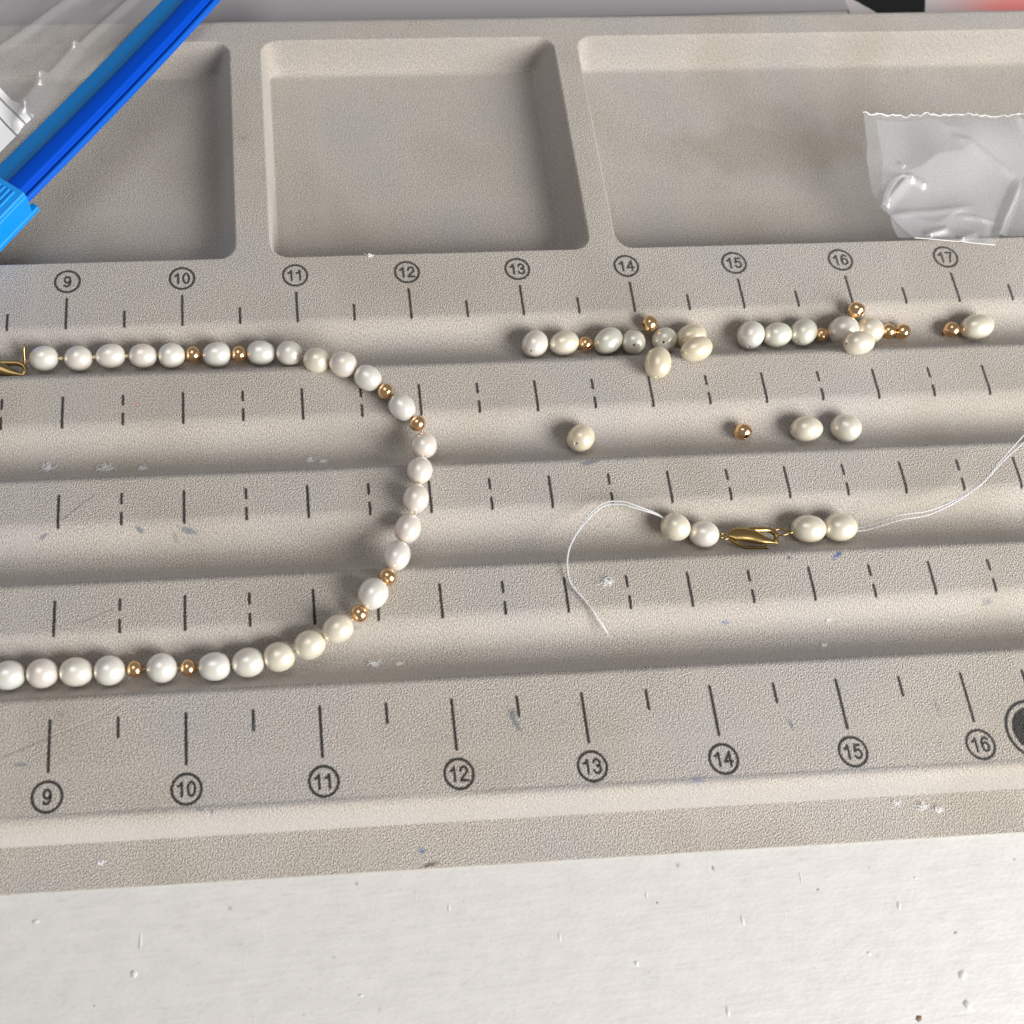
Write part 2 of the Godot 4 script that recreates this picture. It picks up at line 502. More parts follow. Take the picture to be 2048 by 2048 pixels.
func materials() -> void:
	var felt := mat("felt", Color.WHITE, 0.95)
	felt.albedo_texture = tile(1024, 0.16, 2, 3, [Color(0.465, 0.448, 0.427), Color(0.885, 0.853, 0.812)])
	felt.heightmap_enabled = true
	felt.heightmap_texture = tile(1024, 0.16, 2, 3)
	felt.heightmap_scale = 0.026
	felt.uv1_triplanar = true
	felt.uv1_world_triplanar = true
	felt.uv1_scale = Vector3.ONE / (2.6 * U)
	felt.metallic_specular = 0.15
	felt.rim_enabled = true
	felt.rim = 0.9
	felt.rim_tint = 0.3
	felt.detail_enabled = true
	felt.detail_blend_mode = BaseMaterial3D.BLEND_MODE_MIX
	felt.detail_uv_layer = BaseMaterial3D.DETAIL_UV_2
	felt.detail_albedo = print_texture()
	M.felt = felt
	M.edge = mat("cut plastic", lin(0.42, 0.41, 0.33), 0.5)
	var paint := mat("white paint", Color.WHITE, 0.42)
	var skin := paint_textures()
	paint.albedo_texture = skin[0]
	paint.heightmap_enabled = true
	paint.heightmap_texture = skin[1]
	paint.heightmap_scale = 0.013
	M.paint = paint
	M.drip = mat("paint drip", lin(0.57, 0.56, 0.54), 0.42)
	M.chip = mat("dark chip", lin(0.16, 0.1, 0.06), 0.7)
	M.dust = mat("grey fleck", lin(0.35, 0.33, 0.31), 0.8)
	M.lint = mat("lint", lin(0.85, 0.85, 0.86), 0.9)
	for k in 6:
		var c: Color = [lin(0.83, 0.77, 0.69), lin(0.815, 0.775, 0.72), lin(0.83, 0.745, 0.675), lin(0.82, 0.745, 0.61), lin(0.79, 0.75, 0.645), lin(0.82, 0.72, 0.54)][k]
		var p := mat("pearl %d" % k, c, 0.29, 0.32)
		p.subsurf_scatter_enabled = true
		p.subsurf_scatter_strength = 0.15
		p.metallic_specular = 0.65
		p.clearcoat_enabled = true
		p.clearcoat = 0.45
		p.clearcoat_roughness = 0.2
		p.rim_enabled = true
		p.rim = 0.12
		M["pearl%d" % k] = p
	M.gold = mat("gold", lin(0.90, 0.60, 0.33), 0.15, 1.0)
	M.clasp = mat("yellow gold", lin(0.42, 0.29, 0.12), 0.24, 1.0)
	M.thread = mat("grey thread", lin(0.62, 0.62, 0.63), 0.45)
	M.silk = mat("cream silk", lin(0.72, 0.62, 0.36), 0.6)
	M.blue = mat("blue plastic", lin(0.0, 0.06, 0.5), 0.45)
	M.blue.metallic_specular = 0.2
	M.blue_edge = mat("mid blue plastic", lin(0.0, 0.11, 0.62), 0.3)
	M.blue_film = mat("light blue plastic", lin(0.0, 0.17, 0.52), 0.28)
	M.cyan = mat("cyan plastic", lin(0.0, 0.27, 0.78), 0.35)
	var film := mat("clear film", lin(0.56, 0.56, 0.58, 0.22), 0.15)
	film.transparency = BaseMaterial3D.TRANSPARENCY_ALPHA
	M.film = film
	var milky := mat("milky film", lin(0.78, 0.80, 0.84, 0.19), 0.2)
	milky.transparency = BaseMaterial3D.TRANSPARENCY_ALPHA
	M.milky = milky
	M.white = mat("white print", lin(0.82, 0.83, 0.85), 0.4)
	M.torn = mat("torn film edge", lin(0.72, 0.72, 0.72), 0.4)
	M.grey = mat("grey sheet", lin(0.40, 0.385, 0.405), 0.7)

# ---------------------------------------------------------------- beads
# A pearl: a lathe round its own x axis with a drilled hole at each end; each one a little uneven.
func pearl_mesh(a: float, b: float, sd: int) -> Mb:
	var rng := RandomNumberGenerator.new()
	rng.seed = sd * 7 + 5
	var mb := Mb.new()
	var barrel := rng.randf_range(0.8, 1.0)
	var pear := rng.randf_range(-0.07, 0.07)
	var lean := rng.randf_range(-0.035, 0.035)
	var ph := rng.randf_range(0, TAU)
	var hole := 0.011
	var prof := []
	prof.append(Vector2(-a * 0.55, hole * 0.7))
	for s in 31:
		var th := PI * s / 30.0
		var r := b * pow(sin(th), barrel) * (1.0 + pear * cos(th)) + 0.0003 * sin(th * 11.0 + ph)
		var x := -a * cos(th)
		if r < hole * 1.15:
			if s < 15 or prof[-1].y > hole * 1.2:
				prof.append(Vector2(x * 0.988, hole))
			continue
		prof.append(Vector2(x, r))
	prof.append(Vector2(a * 0.55, hole * 0.7))
	var k := prof.size()
	var seg := 40
	var rows := []
	for s in k:
		var d: Vector2 = prof[mini(s + 1, k - 1)] - prof[maxi(s - 1, 0)]
		var nn := Vector2(-d.y, d.x).normalized()
		if s == 0 or s == k - 1:
			nn = Vector2(0, -1)
		var row := []
		for w in seg:
			var g := TAU * w / seg
			var e := 1.0 + 0.018 * cos(2.0 * g + ph) + 0.01 * cos(3.0 * g - ph + prof[s].x * 9.0)
			var off: float = lean * prof[s].x
			row.append(mb.add(Vector3(prof[s].x, prof[s].y * cos(g) * e + off, prof[s].y * sin(g) * e), Vector3(nn.x, nn.y * cos(g), nn.y * sin(g))))
		rows.append(row)
	for s in k - 1:
		for w in seg:
			mb.quad(rows[s][w], rows[s][(w + 1) % seg], rows[s + 1][(w + 1) % seg], rows[s + 1][w])
	return mb

# A gold bead: round, flattened at its two holes, slightly dented when worn.
func gold_mesh(a: float, b: float, sd: int, dent := 0.0) -> Mb:
	var rng := RandomNumberGenerator.new()
	rng.seed = sd * 13 + 1
	var mb := Mb.new()
	var hole := 0.02
	var prof := [Vector2(-a * 0.4, hole * 0.85), Vector2(-a * 0.9, hole * 0.9), Vector2(-a * 0.97, hole), Vector2(-a * 0.985, hole * 1.15)]
	for s in range(0, 21):
		var th := lerpf(0.0, PI, s / 20.0)
		var r := b * pow(sin(th), 0.85)
		if r > hole * 1.35:
			prof.append(Vector2(-a * cos(th) * 0.99, r))
	prof.append_array([Vector2(a * 0.985, hole * 1.15), Vector2(a * 0.97, hole), Vector2(a * 0.9, hole * 0.9), Vector2(a * 0.4, hole * 0.85)])
	var bumps := FastNoiseLite.new()
	bumps.seed = sd
	bumps.frequency = 9.0
	var k := prof.size()
	var seg := 32
	var pts := []
	for s in k:
		var row := []
		for w in seg:
			var g := TAU * w / seg
			var p := Vector3(prof[s].x, prof[s].y * cos(g), prof[s].y * sin(g))
			if s > 3 and s < k - 4:
				p *= 1.0 + dent * bumps.get_noise_3dv(p)
			row.append(p)
		pts.append(row)
	var rows := []
	for s in k:
		var row := []
		for w in seg:
			var du: Vector3 = pts[mini(s + 1, k - 1)][w] - pts[maxi(s - 1, 0)][w]
			var dv: Vector3 = pts[s][(w + 1) % seg] - pts[s][(w + seg - 1) % seg]
			var nn := dv.cross(du).normalized()
			if s > 3 and s < k - 4 and nn.dot(pts[s][w]) < 0.0:
				nn = -nn
			elif s <= 1 or s >= k - 2:
				nn = -Vector3(0, pts[s][w].y, pts[s][w].z).normalized()
			elif s <= 3 or s >= k - 4:
				nn = Vector3(signf(pts[s][w].x), 0, 0)
			row.append(mb.add(pts[s][w], nn))
		rows.append(row)
	for s in k - 1:
		for w in seg:
			mb.quad(rows[s][w], rows[s][(w + 1) % seg], rows[s + 1][(w + 1) % seg], rows[s + 1][w])
	return mb

func along(o: Node3D, axis: Vector3, spin := 0.0) -> void:
	var x := axis.normalized()
	var z := x.cross(Vector3.UP)
	if z.length() < 0.01:
		z = Vector3.BACK
	z = z.normalized()
	o.basis = Basis(x, z.cross(x), z) * Basis(Vector3.RIGHT, spin)

func bead(kind: String, at: Vector3, a: float, b: float, axis: Vector3, m: Material, parent: Node, sd: int, dent := 0.0) -> MeshInstance3D:
	var mb := pearl_mesh(a, b, sd) if kind == "P" else gold_mesh(a, b, sd, dent)
	var o := obj("pearl" if kind == "P" else "gold_bead", mb, m, parent, at)
	along(o, axis, sd * 1.7)
	return o

# lobster clasp lying flat: origin at its ring end, pointing along +x, its opening side towards -z
func clasp(parent: Node, at: Vector3, turn: float, m: Material) -> Node3D:
	var body := Mb.new()
	var leaf := spline([Vector3(0.0, 0, 0.0), Vector3(0.045, 0.006, 0.0), Vector3(0.11, 0.012, 0.004), Vector3(0.19, 0.012, 0.018), Vector3(0.28, 0.006, 0.05), Vector3(0.36, 0.0, 0.068), Vector3(0.405, 0, 0.074)])
	var rad := []
	for s in leaf.size():
		var t := s / float(leaf.size() - 1)
		rad.append(0.015 + 0.045 * smoothstep(0.0, 0.22, t) * (1.0 - smoothstep(0.5, 0.88, t)))
	tube(body, leaf, rad, 16, 0.72)
	# the raised spine of the leaf
	tube(body, spline([Vector3(0.05, 0.034, -0.012), Vector3(0.11, 0.045, -0.006), Vector3(0.19, 0.04, 0.012), Vector3(0.28, 0.018, 0.047)]), [0.009], 8)
	var o := obj("clasp_body", body, m, parent, at)
	o.rotation.y = turn
	var hook := Mb.new()
	var path := spline([Vector3(0.15, 0.0, -0.03), Vector3(0.21, 0.008, -0.038), Vector3(0.28, 0.008, -0.036), Vector3(0.345, 0.004, -0.034), Vector3(0.392, 0.0, -0.008), Vector3(0.404, -0.002, 0.03), Vector3(0.385, -0.002, 0.062)])
	var hr := []
	for s in path.size():
		hr.append(lerpf(0.028, 0.018, s / float(path.size() - 1)))
	tube(hook, path, hr, 10)
	obj("hook", hook, m, o)
	var lever := Mb.new()
	tube(lever, spline([Vector3(0.02, -0.02, 0.03), Vector3(0.06, -0.022, 0.062), Vector3(0.14, -0.024, 0.1), Vector3(0.23, -0.018, 0.112), Vector3(0.3, -0.008, 0.112)]), [0.012], 8)
	tube(lever, [Vector3(0.295, -0.012, 0.105), Vector3(0.305, 0.0, 0.112), Vector3(0.318, 0.004, 0.12)], [0.013, 0.019, 0.012], 8)
	obj("lever", lever, m, o)
	var loop := Mb.new()
	var c := []
	for s in 25:
		var a := TAU * s / 24.0
		c.append(Vector3(-0.035 + 0.036 * cos(a), 0.004 + 0.012 * sin(a), 0.012 + 0.028 * sin(a)))
	tube(loop, c, [0.0085], 8)
	obj("clasp_loop", loop, m, o)
	return o

func link(parent: Node, at: Vector3, ax: Vector3, ay: Vector3, r: float, m: Material) -> void:
	var mb := Mb.new()
	var c := []
	for s in 29:
		var a := TAU * s / 28.0
		c.append(at + ax * cos(a) + ay * sin(a))
	tube(mb, c, [r], 8)
	obj("jump_ring", mb, m, parent)

func _ready() -> void:
	# ------------------------------------------------ camera, light, exposure
	var cam := Camera3D.new()
	cam.name = "camera"
	var lens := CameraAttributesPhysical.new()
	lens.frustum_near = 0.02
	lens.frustum_far = 20.0
	lens.frustum_focal_length = 35.0
	lens.frustum_focus_distance = 8.75 * U
	lens.exposure_aperture = 17.0
	cam.attributes = lens
	cam.projection = Camera3D.PROJECTION_FRUSTUM
	cam.near = 0.02
	cam.far = 20.0
	cam.size = 0.02 * 2048.0 / 2071.184
	cam.frustum_offset = Vector2(375.518, -38.271) * 0.02 / 2071.184
	cam.position = Vector3(-1.8433, 7.81344, 2.45138) * U
	cam.basis = Basis(Vector3.UP, deg_to_rad(-8.74668)) * Basis(Vector3.RIGHT, deg_to_rad(-67.912)) * Basis(Vector3.BACK, deg_to_rad(5.81180))
	add_child(cam)
	cam.current = true
	var we := WorldEnvironment.new()
	we.name = "environment"
	var env := Environment.new()
	env.background_mode = Environment.BG_COLOR
	env.background_color = lin(0.24, 0.232, 0.226)
	env.tonemap_mode = Environment.TONE_MAPPER_LINEAR
	env.tonemap_exposure = 1.0
	env.sdfgi_enabled = true
	env.ssao_enabled = true
	env.ssil_enabled = true
	we.environment = env
	add_child(we)
	area("window_light", Vector3(20.9, 14.2, 17.9), Vector3(0, 0, -1.5), Vector2(20, 21), 1.27, Color(1.0, 0.99, 0.975))
	area("ceiling_light", Vector3(-14, 46, -8), Vector3(0, 0, -1), Vector2(26, 26), 0.24, Color(0.98, 0.98, 1.0))

	wave.seed = 9
	wave.frequency = 0.02
	materials()
	build_table()
	build_board()
	build_background()
	build_necklace()
	build_clasp_strand()
	build_loose()
	build_zip_bag()
	build_small_bag()
	build_lint()

func area(called: String, at: Vector3, to: Vector3, size: Vector2, energy: float, c: Color) -> void:
	var l := AreaLight3D.new()
	l.name = called
	l.area_size = size * U
	l.light_energy = energy
	l.light_color = c
	l.area_range = 10.0
	l.shadow_enabled = true
	l.look_at_from_position(at * U, to * U, Vector3.UP)
	add_child(l)

# ---------------------------------------------------------------- table and what lies behind the board
func build_table() -> void:
	var mb := Mb.new()
	var x0 := -16.0
	var x1 := 16.0
	var z0 := -14.0
	var z1 := 9.0
	for a in 2:
		var y := TABLE if a == 0 else TABLE - 1.0
		var nn := Vector3.UP if a == 0 else Vector3.DOWN
		var q := []
		for c in [Vector2(x0, z0), Vector2(x1, z0), Vector2(x1, z1), Vector2(x0, z1)]:
			var w: Vector2 = c.rotated(0.03)
			q.append(mb.add(Vector3(c.x, y, c.y), nn, Vector2((w.x + 5.0) / 10.0, (w.y - 2.1) / 2.5)))
		mb.quad(q[0], q[1], q[2], q[3])
	for e in [[Vector3(x0, 0, z1), Vector3(x1, 0, z1), Vector3.BACK], [Vector3(x0, 0, z0), Vector3(x1, 0, z0), Vector3.FORWARD], [Vector3(x0, 0, z0), Vector3(x0, 0, z1), Vector3.LEFT], [Vector3(x1, 0, z0), Vector3(x1, 0, z1), Vector3.RIGHT]]:
		var q := []
		for k in 4:
			var p: Vector3 = e[0 if k in [0, 3] else 1]
			q.append(mb.add(p + Vector3.UP * (TABLE if k < 2 else TABLE - 1.0), e[2], Vector2((p.x + p.z) / 9.0, k / 2 * 0.4)))
		mb.quad(q[0], q[1], q[2], q[3])
	var t := obj("table", mb, M.paint)
	t.set_meta("kind", "structure")
	# hardened paint drips, dents and specks on the paint
	var rng := RandomNumberGenerator.new()
	rng.seed = 31
	for d in [[-2.878, 2.597, 0.012, 0.06, 0], [-2.924, 2.809, 0.022, 0.03, 0], [-3.639, 2.418, 0.025, 0.02, 0], [3.169, 3.184, 0.03, 0.035, 0], [3.149, 3.386, 0.032, 0.035, 0], [2.817, 2.688, 0.018, 0.03, 0], [1.359, 3.319, 0.018, 0.03, 0], [2.109, 2.45, 0.01, 0.04, 0], [0.744, 2.962, 0.014, 0.02, 0], [1.596, 2.718, 0.012, 0.035, 0], [2.758, 3.449, 0.028, 0.018, 1], [0.976, 2.562, 0.012, 0.009, 2], [2.222, 2.541, 0.011, 0.009, 2], [-3.2, 3.0, 0.007, 0.007, 2], [1.449, 2.345, 0.01, 0.02, 2], [3.2, 2.9, 0.014, 0.01, 2], [-0.6, 2.5, 0.012, 0.03, 0], [0.2, 2.75, 0.01, 0.03, 0], [-1.3, 3.05, 0.02, 0.012, 0], [2.5, 3.0, 0.02, 0.012, 0], [3.0, 2.5, 0.015, 0.01, 0], [0.9, 2.5, 0.009, 0.03, 0]]:
		var b := Mb.new()
		blob(b, d[2], d[3], 0.3 * minf(d[2], d[3]), rng)
		obj("paint_drip" if d[4] == 0 else "wood_chip" if d[4] == 1 else "speck", b, [M.drip, M.chip, M.dust][d[4]], t, Vector3(d[0], TABLE + 0.0005, d[1]))

func blob(mb: Mb, rx: float, rz: float, h: float, rng: RandomNumberGenerator) -> void:
	var ph := rng.randf_range(0, TAU)
	var rows := []
	for s in 6:
		var row := []
		var t := s / 5.0
		for w in 16:
			var a := TAU * w / 16
			var e := 1.0 + 0.2 * cos(2 * a + ph) + 0.12 * cos(5 * a - ph)
			row.append(mb.add(Vector3(cos(a) * rx * e * t, h * (1.0 - t * t), sin(a) * rz * e * t), Vector3(cos(a) * t * h / rx * 2.0, 1.0, sin(a) * t * h / rz * 2.0)))
		rows.append(row)
	for s in 5:
		for w in 16:
			mb.quad(rows[s][w], rows[s][(w + 1) % 16], rows[s + 1][(w + 1) % 16], rows[s + 1][w])

func build_background() -> void:
	var g := Mb.new()
	box(g, Vector3(-2.2, TABLE + 0.012, -7.75), Vector3(6.87, 0, -0.11), Vector3(0, 0.011, 0), Vector3(0.022, 0, 1.6), 0.004)
	var o := obj("grey_sheet", g, M.grey)
	tag(o, "plain lilac-grey sheet lying on the table behind the bead board", "sheet")
	# a white printed card with a black shape and a pink flush
	var w := 512
	var h := 320
	var im := Image.create(w, h, false, Image.FORMAT_RGB8)
	var poly := PackedVector2Array([Vector2(5.107, -6.11), Vector2(5.503, -6.113), Vector2(5.66, -6.62), Vector2(4.97, -6.62), Vector2(4.74, -6.46)])
	poly[4] = Vector2(4.70, -6.48)
	for y in h:
		for x in w:
			var p := Vector2(4.68 + 3.2 * x / w, -8.0 + 1.95 * y / h)
			var c := Color(0.80, 0.775, 0.775)
			var pink := clampf((p.x - 5.75 - (p.y + 6.38) * -2.6) / 0.9, 0, 1)
			pink *= clampf((-p.y - 6.12 + (p.x - 6.1) * 0.25) * 5.0, 0, 1)
			c = c.lerp(Color(0.97, 0.55, 0.53), pink * 0.9)
			if Geometry2D.is_point_in_polygon(p, poly):
				c = Color(0.015, 0.03, 0.035)
			im.set_pixel(x, y, c)
	var m := mat("printed card", Color.WHITE, 0.5)
	m.albedo_texture = ImageTexture.create_from_image(im)
	m.texture_repeat = false
	var t := Mb.new()
	var y1 := TABLE + 0.02
	var cs := [Vector2(4.57, -8.0), Vector2(7.88, -8.0), Vector2(7.88, -6.05), Vector2(4.71, -6.05)]
	var q := []
	for c in cs:
		q.append(t.add(Vector3(c.x, y1, c.y), Vector3.UP, Vector2((c.x - 4.68) / 3.2, (c.y + 8.0) / 1.95)))
	t.quad(q[0], q[1], q[2], q[3])
	for a in 4:
		var p: Vector2 = cs[a]
		var r: Vector2 = cs[(a + 1) % 4]
		var nn := Vector3((r - p).y, 0, -(r - p).x)
		var e := []
		for k in 4:
			var s: Vector2 = p if k in [0, 3] else r
			e.append(t.add(Vector3(s.x, y1 if k < 2 else TABLE + 0.001, s.y), nn, Vector2(0.02, 0.9)))
		t.quad(e[0], e[1], e[2], e[3])
	tag(obj("printed_card", t, m), "white printed card with a black shape and pink flush behind the board's right end", "card")

# ---------------------------------------------------------------- the necklace
func build_necklace() -> void:
	var n := thing("pearl_necklace", "strung pearl necklace with gold beads curving across the channels on the left", "necklace")
	var list := [["P", -3.683, -0.060, -2.050, 0.124, 0.109, 0], ["P", -3.391, -0.058, -2.038, 0.120, 0.109, 2], ["P", -3.119, -0.061, -2.054, 0.128, 0.106, 0], ["P", -2.841, -0.064, -2.046, 0.122, 0.106, 2], ["P", -2.596, -0.059, -2.037, 0.115, 0.108, 0],
		["G", -2.413, -0.080, -2.050, 0.066, 0.074, 0], ["P", -2.212, -0.059, -2.034, 0.120, 0.106, 1], ["G", -2.018, -0.080, -2.040, 0.066, 0.072, 0], ["P", -1.828, -0.061, -2.035, 0.122, 0.105, 1], ["P", -1.583, -0.022, -1.999, 0.117, 0.109, 0],
		["P", -1.360, 0.06, -1.878, 0.111, 0.106, 3], ["P", -1.141, 0.112, -1.803, 0.118, 0.110, 2], ["P", -0.940, 0.104, -1.668, 0.119, 0.104, 1], ["G", -0.797, 0.085, -1.545, 0.064, 0.070, 0], ["P", -0.673, 0.098, -1.386, 0.119, 0.103, 1],
		["G", -0.552, 0.06, -1.248, 0.064, 0.071, 0], ["P", -0.513, 0.03, -1.06, 0.108, 0.108, 2], ["P", -0.578, 0.085, -0.806, 0.115, 0.106, 0], ["P", -0.633, 0.106, -0.560, 0.119, 0.106, 2], ["P", -0.714, 0.058, -0.328, 0.124, 0.105, 2],
		["P", -0.821, 0.068, -0.098, 0.121, 0.104, 1], ["G", -0.912, 0.080, 0.078, 0.064, 0.071, 0], ["P", -1.041, 0.115, 0.222, 0.126, 0.115, 1], ["G", -1.156, 0.090, 0.365, 0.064, 0.071, 0], ["P", -1.330, 0.090, 0.478, 0.122, 0.110, 3],
		["P", -1.545, 0.030, 0.574, 0.122, 0.112, 3], ["P", -1.783, -0.030, 0.642, 0.120, 0.113, 3], ["P", -2.024, -0.053, 0.670, 0.124, 0.112, 0], ["P", -2.283, -0.049, 0.690, 0.122, 0.111, 1], ["G", -2.483, -0.070, 0.686, 0.061, 0.068, 0],
		["P", -2.682, -0.049, 0.682, 0.117, 0.115, 1], ["G", -2.887, -0.070, 0.676, 0.061, 0.068, 0], ["P", -3.076, -0.049, 0.682, 0.119, 0.114, 1], ["P", -3.326, -0.053, 0.679, 0.129, 0.112, 0], ["P", -3.580, -0.050, 0.677, 0.122, 0.115, 2], ["P", -3.828, -0.053, 0.678, 0.122, 0.113, 1], ["P", -4.075, -0.057, 0.672, 0.120, 0.112, 0], ["P", -4.32, -0.057, 0.67, 0.120, 0.112, 1]]
	var path := []
	for b in list:
		path.append(Vector3(b[1], b[2], b[3]))
	var mb := Mb.new()
	var ends := [Vector3(-3.835, -0.075, -2.035)] + path + [Vector3(-4.6, -0.06, 0.668)]
	tube(mb, spline(ends, 4), [0.0055], 6)
	# knots between the first pearls, where the silk shows
	for k in [[0, 0.5], [1, 0.5], [2, 0.5], [3, 0.5]]:
		var p: Vector3 = path[k[0]].lerp(path[k[0] + 1], 0.5)
		var d: Vector3 = (path[k[0] + 1] - path[k[0]]).normalized()
		tube(mb, [p - d * 0.02, p - d * 0.008, p + d * 0.008, p + d * 0.02], [0.006, 0.016, 0.016, 0.006], 8)
	obj("silk_thread", mb, M.silk, n)
	for k in list.size():
		var b: Array = list[k]
		var d: Vector3 = path[mini(k + 1, path.size() - 1)] - path[maxi(k - 1, 0)]
		bead(b[0], path[k], b[4], b[5], d, M["pearl%d" % b[6]] if b[0] == "P" else M.gold, n, k + 1, 0.01)
	clasp(n, Vector3(-4.245, -0.07, -1.985), -0.02, M.clasp)
	link(n, Vector3(-3.842, -0.04, -2.06), Vector3(0.006, 0.07, -0.075), Vector3(0, 0.012, 0.012), 0.009, M.clasp)

func build_clasp_strand() -> void:
	var n := thing("clasp_strand", "short strand of four pearls round a gold lobster clasp with loose thread ends", "strand")
	for b in [[1.492, -0.020, -0.266, 0.121, 0.114, Vector3(-0.75, 0.05, -0.45), 3], [1.732, -0.057, -0.208, 0.120, 0.108, Vector3(1, -0.05, 0.12), 0], [2.615, -0.057, -0.215, 0.137, 0.112, Vector3(1, 0, 0.1), 3], [2.882, -0.053, -0.213, 0.135, 0.115, Vector3(1, 0, 0), 3]]:
		bead("P", Vector3(b[0], b[1], b[2]), b[3], b[4], b[5], M["pearl%d" % b[6]], n, int(b[0] * 40))
	clasp(n, Vector3(1.935, -0.07, -0.195), -0.02, M.clasp)
	link(n, Vector3(1.868, -0.08, -0.188), Vector3(0.034, 0, 0.01), Vector3(-0.002, 0.026, 0.016), 0.0085, M.clasp)
	link(n, Vector3(2.385, -0.065, -0.2), Vector3(0.055, 0.01, 0.004), Vector3(-0.002, 0.012, 0.03), 0.0085, M.clasp)
	link(n, Vector3(2.46, -0.075, -0.19), Vector3(0.036, 0.0, -0.006), Vector3(0.0, 0.03, 0.006), 0.0075, M.clasp)
	var left := [Vector3(1.45, -0.01, -0.29), Vector3(1.385, 0.02, -0.335), Vector3(1.326, 0.05, -0.36), Vector3(1.212, 0.08, -0.395), Vector3(1.112, 0.1, -0.425), Vector3(1.027, 0.1, -0.452), Vector3(0.874, 0.09, -0.44), Vector3(0.701, 0.08, -0.295), Vector3(0.579, 0.07, -0.13), Vector3(0.532, 0.05, 0.015), Vector3(0.539, 0.03, 0.18), Vector3(0.632, 0.025, 0.325), Vector3(0.701, 0.02, 0.444), Vector3(0.797, -0.06, 0.575)]
	threads(n, left, 5, [0.15, 0.5, 0.75], 0.026)
	var right := [Vector3(2.97, -0.055, -0.21), Vector3(3.05, -0.04, -0.185), Vector3(3.283, 0.12, -0.215), Vector3(3.517, 0.15, -0.236), Vector3(3.773, 0.17, -0.327), Vector3(4.009, 0.2, -0.455), Vector3(4.20, 0.24, -0.625), Vector3(4.35, 0.3, -0.75), Vector3(4.47, 0.34, -0.83), Vector3(4.75, 0.4, -0.9)]
	threads(n, right, 8, [0.0, 0.35, 0.8], 0.04)

# two plies that lie side by side, twist and drift apart
func threads(n: Node, pts: Array, sd: int, _w: Array, apart: float) -> void:
	var rng := RandomNumberGenerator.new()
	rng.seed = sd
	var base := spline(pts, 10)
	var k := base.size()
	for ply in 2:
		var mb := Mb.new()
		for strand in 3:
			var line := []
			for s in k:
				var t := s / float(k - 1)
				var d: Vector3 = (base[mini(s + 1, k - 1)] - base[maxi(s - 1, 0)]).normalized()
				var side := d.cross(Vector3.UP).normalized()
				var gap := apart * (0.12 + 0.88 * pow(absf(sin(PI * (t * 1.6 + 0.12))), 2.0)) * (ply - 0.5)
				if sd == 5:
					gap = apart * (ply - 0.5) * clampf(sin(PI * t * 1.9 - 0.6), 0.12, 1.0)
				var w := t * 160.0 + TAU * strand / 3.0 + ply
				line.append(base[s] + side * (gap + 0.004 * cos(w)) + side.cross(d) * 0.004 * sin(w))
			tube(mb, line, [0.0041], 5)
		obj("thread", mb, M.thread, n)
	# frayed tip
	var tip := Mb.new()
	var e: Vector3 = base[k - 1]
	var d: Vector3 = (e - base[k - 4]).normalized()
	for f in 5:
		var p := e + d * 0.05 + Vector3(rng.randf_range(-0.02, 0.02), rng.randf_range(-0.005, 0.02), rng.randf_range(-0.02, 0.02))
		tube(tip, [e - d * 0.02, e + d * 0.02, p], [0.002], 4)
	obj("frayed_end", tip, M.thread, n)

